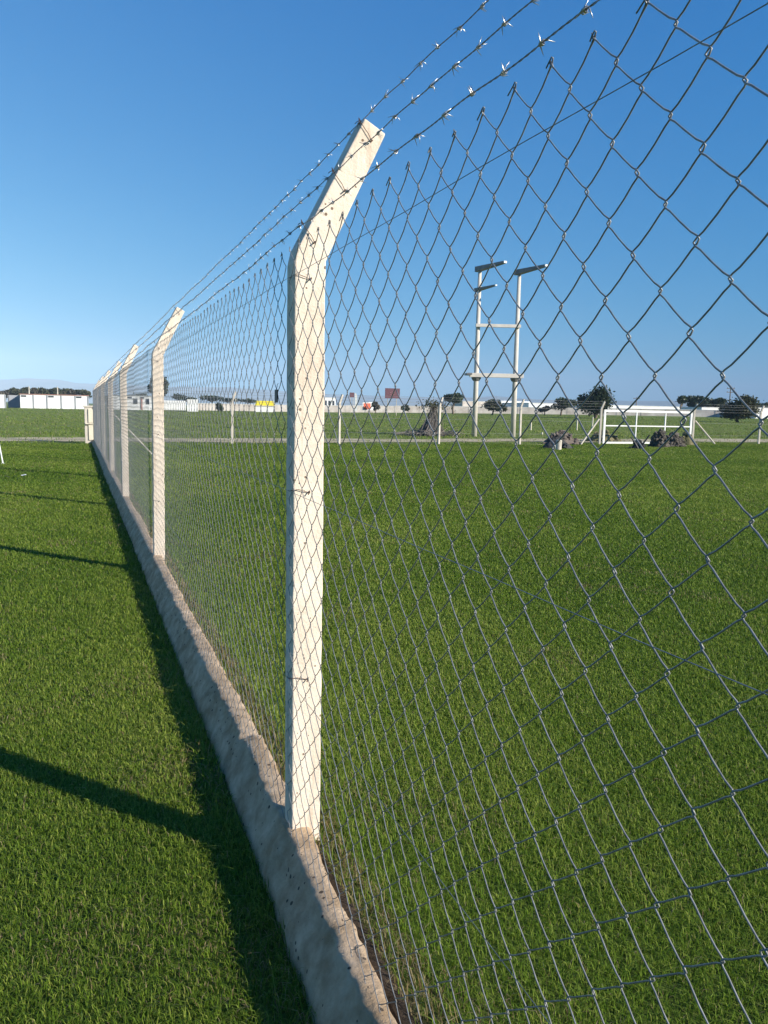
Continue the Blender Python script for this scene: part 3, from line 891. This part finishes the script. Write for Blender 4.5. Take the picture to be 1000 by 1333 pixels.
fb.tube([(0, 0, 0), (-.15, 0, .25), (-.34, .02, .52)], [.05, .04, .03], 6); fb.tube([(.02, 0, 0), (.22, 0, .3), (.42, 0, .62)], [.05, .04, .03], 6); fb.tube([(.05, 0, .05), (-.02, .1, .22), (.02, .15, .36)], .02, 5)
o = fb.build("forked_branch", M_BLACK); o.location = (x, y, z); o.rotation_euler = (0, 0, -YAW - .28); tag(o, "dark forked branch sticking up behind the left half of the gate", "branch")
x, y, z = spot(729.5, 32.6)
cb = MB().tube([(0, 0, -.03), (0, 0, .38), (0, 0, .40)], [.115, .12, .10], 14); cb.tube([(0, 0, .33), (0, 0, .37)], [.125, .125], 14)
o = bevel(cb.build("concrete_block", M_FARPOST), .008); o.location = (x, y, z); tag(o, "short pale round concrete stub in front of the grey heap", "stub post")

# old meadow posts
for k, (px, r, tp, lb) in enumerate(((785, 47, 562, "short pale meadow post nearest the left gate brace"), (752, 60, 541, "thin wooden meadow post in front of the largest dark tree"), (772, 62, 543, "thin wooden meadow post under the largest dark tree"), (692, 58, 548, "thin wooden meadow post just right of the twin poles"), (707, 50, 563, "short pale meadow post beside the brown earth heap"))):
    x, y, z = spot(px, r); h = zat(px, tp, r) - z
    mp = MB().tube([(0, 0, -.1), (.01, 0, h * .5), (.02, 0, h)], [.06, .055, .05], 7); mp.tube([(.02, 0, h), (.02, 0, h + .015)], [.05, .02], 7)
    o = mp.build("wooden_post", M_TIMBER); o.location = (x, y, z); tag(o, lb, "post", "old posts in the meadow")

# ------------------------------------------------------------------ buildings and walls in the distance
def face_frame(px0, px1, r):
    """origin and heading of a wall that spans two photo columns at one range"""
    if px0 > 400:                                # on the right the fronts run parallel to the field and face the sun
        am = YAW + math.atan(((px0 + px1) / 2 - 500) / FPX)
        rr = [r * math.cos(am) / math.cos(YAW + math.atan((p - 500) / FPX)) for p in (px0, px1)]
    else:
        rr = (r, r)
    a, b = spot(px0, rr[0]), spot(px1, rr[1])
    L_ = math.hypot(b[0] - a[0], b[1] - a[1]); ang_ = math.atan2(b[1] - a[1], b[0] - a[0])
    return a, L_, ang_

def shed(px0, px1, r, top, label, piers=(), wins=(), depth=6.0, roof=True, roofmat=None, wallmat=None, name="shed", cat="building", base=.4, win_h=(.82, .95)):
    a, L_, ang_ = face_frame(px0, px1, r)
    H = zat((px0 + px1) / 2, top, r) - a[2]
    root = empty(name, a, ang_); tag(root, label, cat)
    MB().box((L_ / 2, depth / 2, H / 2 - base / 2), (L_, depth, H + base)).build("wall", wallmat or M_SHED, root)
    if roof:
        v = [(-.12, -.12, H), (L_ + .12, -.12, H), (L_ + .12, depth + .12, H + .05), (-.12, depth + .12, H + .05)]
        v += [(p[0], p[1], p[2] + .11) for p in v]
        MB().add(v, [(3, 2, 1, 0), (4, 5, 6, 7), (0, 1, 5, 4), (1, 2, 6, 5), (2, 3, 7, 6), (3, 0, 4, 7)]).build("roof", roofmat or M_REDROOF, root)
    for p in piers:
        x_ = (p - px0) / (px1 - px0) * L_
        MB().box((x_, -.06, H / 2 - .2), (.17, .12, H + .36)).build("pier", M_PIER, root)
    for w in wins:
        c, ww = w[0], w[1]; lo, hi = (w[2], w[3]) if len(w) > 2 else win_h
        x_ = (c - px0) / (px1 - px0) * L_; wm = ww * r / FPX
        f = MB().box((x_, -.02, H * (lo + hi) / 2), (wm, .05, H * (hi - lo))).build("window", M_PIER, root)
        MB().box((x_, -.047, H * (lo + hi) / 2), (wm - .1, .006, H * (hi - lo) - .08)).build("pane", M_DARKPANE, f)
    return root
shed(26.5, 115, 150, 514.4, "long low white shed with five bays and small dark high windows left of the fence", piers=(43.5, 61, 79.5, 98, 115), wins=((31, 6), (66, 6.5), (102.5, 6.5)), depth=7)
shed(-60, 7.5, 146, 513, "white shed cut by the left edge of the photo", piers=(-30, -10, 7.2), wins=((-40, 6),), depth=3, roof=False)
shed(10.5, 26.2, 156, 514.5, "grey walled low block in the gap between the two white sheds", piers=(12.5,), wins=(), depth=3, wallmat=M_PIER, roof=False)
rs = shed(146, 207, 150, 515.5, "white shed with red pier and dark windows seen through the mesh between the posts", piers=(146.5,), wins=((168.5, 6), (185, 5), (176, 5.5, .42, .82), (192, 4.5, .42, .82)), depth=6, roof=True, roofmat=M_PIER)
MB().box((5.05, -.08, .9), (.28, .16, 2.4)).build("red_pier", M_REDROOF, rs)
shed(212, 242, 158, 521.5, "white walled yard block right of the second concrete post", depth=4, roof=False, wallmat=M_SHED)
shed(243.5, 258, 140, 520, "small square white hut with its left side in shade, seen through the mesh", depth=8, roof=False)
shed(419, 437, 185, 518, "white kiosk with dark windows behind the far wall next to the near post", wins=((424, 3.5, .45, .8), (429, 3.5, .45, .8), (434, 3, .45, .8)), depth=5, roof=True, roofmat=M_SHED)
shed(480, 492, 180, 523.5, "low white hut behind the orange board", depth=4, roof=False)
shed(602, 650, 230, 523, "pale long hut behind the trees near the twin poles", depth=6, roof=True, roofmat=M_SHED, wallmat=M_PINK)
shed(652, 690, 235, 522.5, "white hut with raised middle between the twin poles and the trees", depth=8, roof=True, roofmat=M_SHED)
shed(688, 747, 225, 525.5, "long white warehouse left of the largest dark tree", depth=20, roof=True, roofmat=M_SHED)
shed(790, 893, 215, 529, "longest white warehouse behind the gate", depth=20, roof=True, roofmat=M_SHED)
shed(913, 935, 180, 531, "white gabled house among the dark trees right of the gate", wins=((918, 3, .4, .75),), depth=6, roof=True, roofmat=M_SHED)
shed(983, 1040, 170, 531.5, "white house at the right edge beyond the meadow", depth=8, roof=True, roofmat=M_PIER)

def long_wall(px0, px1, r, h, label):
    xs = np.linspace(px0, px1, 26)
    rng_ = lambda p: r * 1.05 / math.cos((YAW + math.atan((p - 500) / FPX)) * .45)
    root = empty("boundary_wall", spot(px0, rng_(px0))); tag(root, label, "wall")
    o_ = np.array(spot(px0, rng_(px0)))
    mb, cp = MB(), MB()
    for a_, b_ in zip(xs[:-1], xs[1:]):
        p, q = np.array(spot(a_, rng_(a_))), np.array(spot(b_, rng_(b_)))
        L1 = math.hypot(*(q - p)[:2]); an = math.atan2((q - p)[1], (q - p)[0]); c = (p + q) / 2 - o_
        mb.box((c[0], c[1], c[2] + h / 2 - .3), (L1 - .02, .2, h + .6), an)
        mb.box((p[0] - o_[0], p[1] - o_[1], p[2] - o_[2] + h / 2 - .28), (.3, .3, h + .62), an)
        cp.box((c[0], c[1], c[2] + h + .04), (L1 - .02, .26, .07), an)
    mb.build("wall_panels", M_PINK, root); cp.build("coping", M_WHITE, root)
long_wall(258, 1060, 156, 1.35, "long pale pinkish wall that closes the meadow in the distance")

# yellow stall, boards, signs, poles
a, L_, ang_ = face_frame(332, 358, 152)
ys_ = empty("yellow_stall", a, ang_); tag(ys_, "bright yellow roofed stall in front of the far wall, seen through the mesh", "stall")
H = zat(345, 522, 152) - a[2]
MB().box((L_ / 2, 1.2, H / 2 - .5 - .1), (L_ * .9, 2.2, H - .8)).build("stall_body", M_SHED, ys_)
bevel(MB().box((L_ / 2, 1.2, H - .42), (L_, 2.8, .9), taper=.86).build("canopy", M_YELLOW, ys_), .03)

def board(px0, px1, py0, py1, r, name, label, mat_, posts=True, cat="sign", mark=None):
    a, L_, ang_ = face_frame(px0, px1, r)
    z1, z0 = zat((px0 + px1) / 2, py0, r), zat((px0 + px1) / 2, py1, r)
    root = empty(name, a, ang_); tag(root, label, cat)
    bevel(MB().box((L_ / 2, 0, (z0 + z1) / 2 - a[2]), (L_, .08, z1 - z0)).build("panel", mat_, root), .01)
    if posts:
        for f_ in (.2, .8):
            MB().tube([(L_ * f_, .08, -.2), (L_ * f_, .08, z1 - a[2] - .1)], .05, 7).build("support_post", M_FARPOST, root)
    if mark: mark(root, L_, z0 - a[2], z1 - a[2])
    return root
def emblem(root, L_, z0, z1):
    cz = (z0 + z1) / 2 - .1; cx = L_ * .48; h = (z1 - z0)
    mb = MB()
    th = np.linspace(.25, 2.9, 14)
    mb.tube(np.column_stack((cx + np.cos(th) * .42, np.full(14, -.05), cz + np.sin(th) * .30)), .04, 5)
    mb.tube([(cx - .45, -.05, cz - .12), (cx - .1, -.05, cz - .16), (cx + .45, -.05, cz - .10)], .04, 5)
    mb.tube([(cx - .16, -.05, cz + .05), (cx, -.05, cz + .1), (cx + .14, -.05, cz + .02)], .05, 5)
    mb.build("faded_emblem", M_SIGNMARK, root)
board(501, 520, 505.5, 518.5, 120, "signboard", "maroon signboard with faded emblem above the far wall", M_SIGN, mark=emblem)
board(455, 461, 511, 517, 150, "small_sign", "small brown square sign next to a white banner", M_SIGN)
board(472, 490, 524, 534, 152, "orange_board", "orange red and white board against the far wall", M_SHED, mark=lambda rt, L_, z0, z1: MB().box((L_ * .32, -.06, (z0 + z1) / 2), (L_ * .5, .03, (z1 - z0) * .8)).build("red_field", M_ORANGE, rt))
x, y, z = spot(462, 148)
h = zat(462, 511.5, 148) - z
fl = MB().tube([(0, 0, -.2), (0, 0, h * .6), (-.03, 0, h)], .03, 6)
root = empty("feather_banner", (x, y, z), -YAW); tag(root, "narrow white curved feather banner on a pole by the far wall", "banner")
fl.build("pole", M_POLE, root)
pts = [(0, h * .12), (.42, h * .14), (.46, h * .6), (.40, h * .85), (.22, h * .98), (-.02, h)]
MB().prism(pts, -.012, .012).build("cloth", M_WHITE, root)
def upole(px, r, top, label, bars=1):
    x, y, z = spot(px, r); h = zat(px, top, r) - z
    root = empty("utility_pole", (x, y, z), -YAW); tag(root, label, "utility pole")
    MB().tube([(0, 0, -.3), (0, 0, h * .5), (0, 0, h)], [.17, .14, .10], 7).build("shaft", M_FARPOST if bars < 1 else M_BARK, root)
    for k in range(bars):
        MB().box((0, -.12, h - .4 - k * .9), (1.9, .12, .14)).build("crossarm", M_BARK, root)
    for k in range(bars):
        for q in (-.8, .8): MB().tube([(q, -.12, h - .32 - k * .9), (q, -.12, h - .12 - k * .9)], .06, 6).build("insulator", M_LAMP, root)
upole(948.5, 210, 503.5, "dark utility pole with two cross arms above the dark trees at the right", 2)
upole(827.5, 240, 517, "thin dark pole rising above the long warehouse behind the gate", 1)
upole(38.5, 175, 503, "pale plain pole behind the first bays of the white shed", 0)
upole(75.5, 175, 503.5, "pale plain pole behind the fourth bay of the white shed", 0)
upole(307, 190, 519, "short pale pole by the first far fence post", 0)

# ------------------------------------------------------------------ grass
def blades(n_r, r0, r1, dens, width, height, seed, cond, dry=0.0, lean=.55):
    """scatter single curved blades in the sector in front of the camera; density falls off with range"""
    r_ = np.random.default_rng(seed)
    edges = np.linspace(math.log(r0), math.log(r1), n_r + 1)
    half = .66
    X, Y, RR = [], [], []
    for a, b in zip(edges[:-1], edges[1:]):
        ra, rb = math.exp(a), math.exp(b)
        n = int(dens((ra + rb) / 2) * half * (rb * rb - ra * ra))
        rr = np.sqrt(ra * ra + (rb * rb - ra * ra) * r_.random(n)); az = YAW + (r_.random(n) * 2 - 1) * half
        X.append(EYE[0] + np.sin(az) * rr); Y.append(EYE[1] + np.cos(az) * rr); RR.append(rr)
    X, Y, RR = np.concatenate(X), np.concatenate(Y), np.concatenate(RR)
    k = cond(X, Y, r_)
    X, Y, RR = X[k], Y[k], RR[k]
    n = len(X)
    Z = gz(X, Y)
    patch = np.sin(X * 1.9 + 2.1 * np.sin(Y * .83)) * np.sin(Y * 1.3 + 1.7 * np.sin(X * .71)) * .5 + np.sin(X * 7.1 + 3 * np.sin(Y * 3.3)) * np.sin(Y * 6.3 + X) * .5
    az = r_.random(n) * 6.2832
    h = height(RR) * np.clip(r_.normal(1, .28, n), .35, 1.9) * (1 + .18 * patch)
    foot = (((X > -.17) & (X < -.07)) | ((X > .07) & (X < .22))) & (Y < 29)
    h = h * np.where(foot & (r_.random(n) < .35), 1.3 + .9 * r_.random(n), 1.0)
    w = width(RR) * (.6 + .8 * r_.random(n))
    ln = np.clip(r_.normal(lean, .28, n), .05, 1.3)
    d = np.column_stack((np.cos(az), np.sin(az)))
    s = np.column_stack((-np.sin(az), np.cos(az)))
    tw = r_.normal(0, .5, n)
    s = s * np.cos(tw)[:, None] + d * np.sin(tw)[:, None]
    P = np.empty((n, 5, 3), np.float32)
    b0 = np.column_stack((X, Y, Z - .004))
    mx = np.column_stack((X + d[:, 0] * h * ln * .32, Y + d[:, 1] * h * ln * .32, Z + h * .60))
    tx = np.column_stack((X + d[:, 0] * h * ln, Y + d[:, 1] * h * ln, Z + h * np.clip(1.05 - ln * .38, .3, 1)))
    s3 = np.column_stack((s, r_.normal(0, .15, n)))
    P[:, 0] = b0 - s3 * w[:, None] * .5; P[:, 1] = b0 + s3 * w[:, None] * .5
    P[:, 2] = mx + s3 * w[:, None] * .42; P[:, 3] = mx - s3 * w[:, None] * .42
    P[:, 4] = tx
    wide = np.sin(X * .52 + 1.4 * np.sin(Y * .37)) * np.sin(Y * .43 + 1.2 * np.sin(X * .61 + 2)) + .4 * np.sin(Y * 1.15 + .2 * X)
    tint = np.clip(r_.normal(.46, .20, n) + .12 * patch + .11 * wide, 0, .84)
    thatch = np.clip(np.sin(X * 2.3 + 1.9 * np.sin(Y * 1.9)) * np.sin(Y * 2.7 + 1.1 * np.sin(X * 3.1)) - .45, 0, 1)
    tint = np.where(r_.random(n) < .02 + dry + .30 * thatch, .93 + .07 * r_.random(n), tint)
    edge = (X > .04) & (X < .17) & (Y < 29) & (r_.random(n) < .6)
    tint = np.where(edge, .9 + .1 * r_.random(n), tint)
    off = np.arange(n)[:, None] * 5
    mb = MB()
    mb.v.append(P.reshape(-1, 3)); mb.n = n * 5
    mb.f.append(off + np.array([[0, 1, 2, 3]])); mb.f.append(off + np.array([[3, 2, 4]]))
    mb.attr.append(np.repeat(tint, 5))
    return mb
M_GRASS = leaf_mat("grass_blades", [(0, (.036, .084, .008)), (.45, (.146, .232, .020)), (.84, (.30, .345, .065)), (.93, (.20, .14, .06)), (1, (.36, .30, .16))], .35, .5, .14)
M_WEED = leaf_mat("meadow_weeds", [(0, (.065, .11, .012)), (.45, (.15, .225, .028)), (.84, (.24, .28, .055)), (.93, (.22, .19, .10)), (1, (.30, .25, .15))], .25, .6, .2)
def mown(X, Y, r_):
    wall = (X > -.085) & (X < .075) & (Y < 28.9)
    soil = (X >= .075) & (X < .13) & (r_.random(len(X)) > .55)
    end = 29.4 + .5 * np.sin(X * .9) + .3 * np.sin(X * 2.7)
    return ~wall & ~soil & (Y < end)
gr = blades(44, 1.15, 50, lambda r: 24000 * min(1, (3.4 / r) ** 1.65), lambda r: .0025 * np.clip(r / 2.6, .8, 20) ** .74, lambda r: .025 * np.clip(r / 4, 1, 3) ** .25, 21, mown, lean=.8)
tag(gr.build("grass", M_GRASS, attr="tint"), "short mown green grass on both sides of the fence", "grass", kind="stuff")
def meadow(X, Y, r_):
    lump = np.sin(X * .9 + 1.3 * np.sin(Y * .5)) * np.sin(Y * .8 + X * .3) + .4 * np.sin(X * 3.1) * np.sin(Y * 2.3)
    trackm = (Y > 29.9) & (Y < 34.4)
    return (Y > 29.2) & ~(trackm & (r_.random(len(X)) > .14)) & (lump + 2.0 * trackm + r_.normal(0, .5, len(X)) > -.1)
wd = blades(24, 30, 150, lambda r: 120 * (30 / r) ** 1.9, lambda r: .018 * (r / 30) ** .9, lambda r: .04 + .07 * np.sin(r * 3) ** 2, 33, meadow, dry=.10, lean=.9)
tag(wd.build("meadow_weeds", M_WEED, attr="tint"), "rough weedy meadow growth beyond the farther fence", "weeds", kind="stuff")

# ------------------------------------------------------------------ air
HAZE = 2.6e-4
if HAZE:
    M = bpy.data.materials.new("thin_haze"); M.use_nodes = True
    nt = M.node_tree; nt.nodes.clear()
    pv = nt.nodes.new("ShaderNodeVolumePrincipled"); out = nt.nodes.new("ShaderNodeOutputMaterial")
    pv.inputs["Color"].default_value = (.60, .79, 1.0, 1)
    pv.inputs["Density"].default_value = HAZE
    pv.inputs["Anisotropy"].default_value = -0.4
    nt.links.new(pv.outputs[0], out.inputs["Volume"])
    hz = MB().box((0, 0, 150 - 1.0 - 5), (12400, 12400, 310)).build("haze", M)
    tag(hz, kind="stuff")
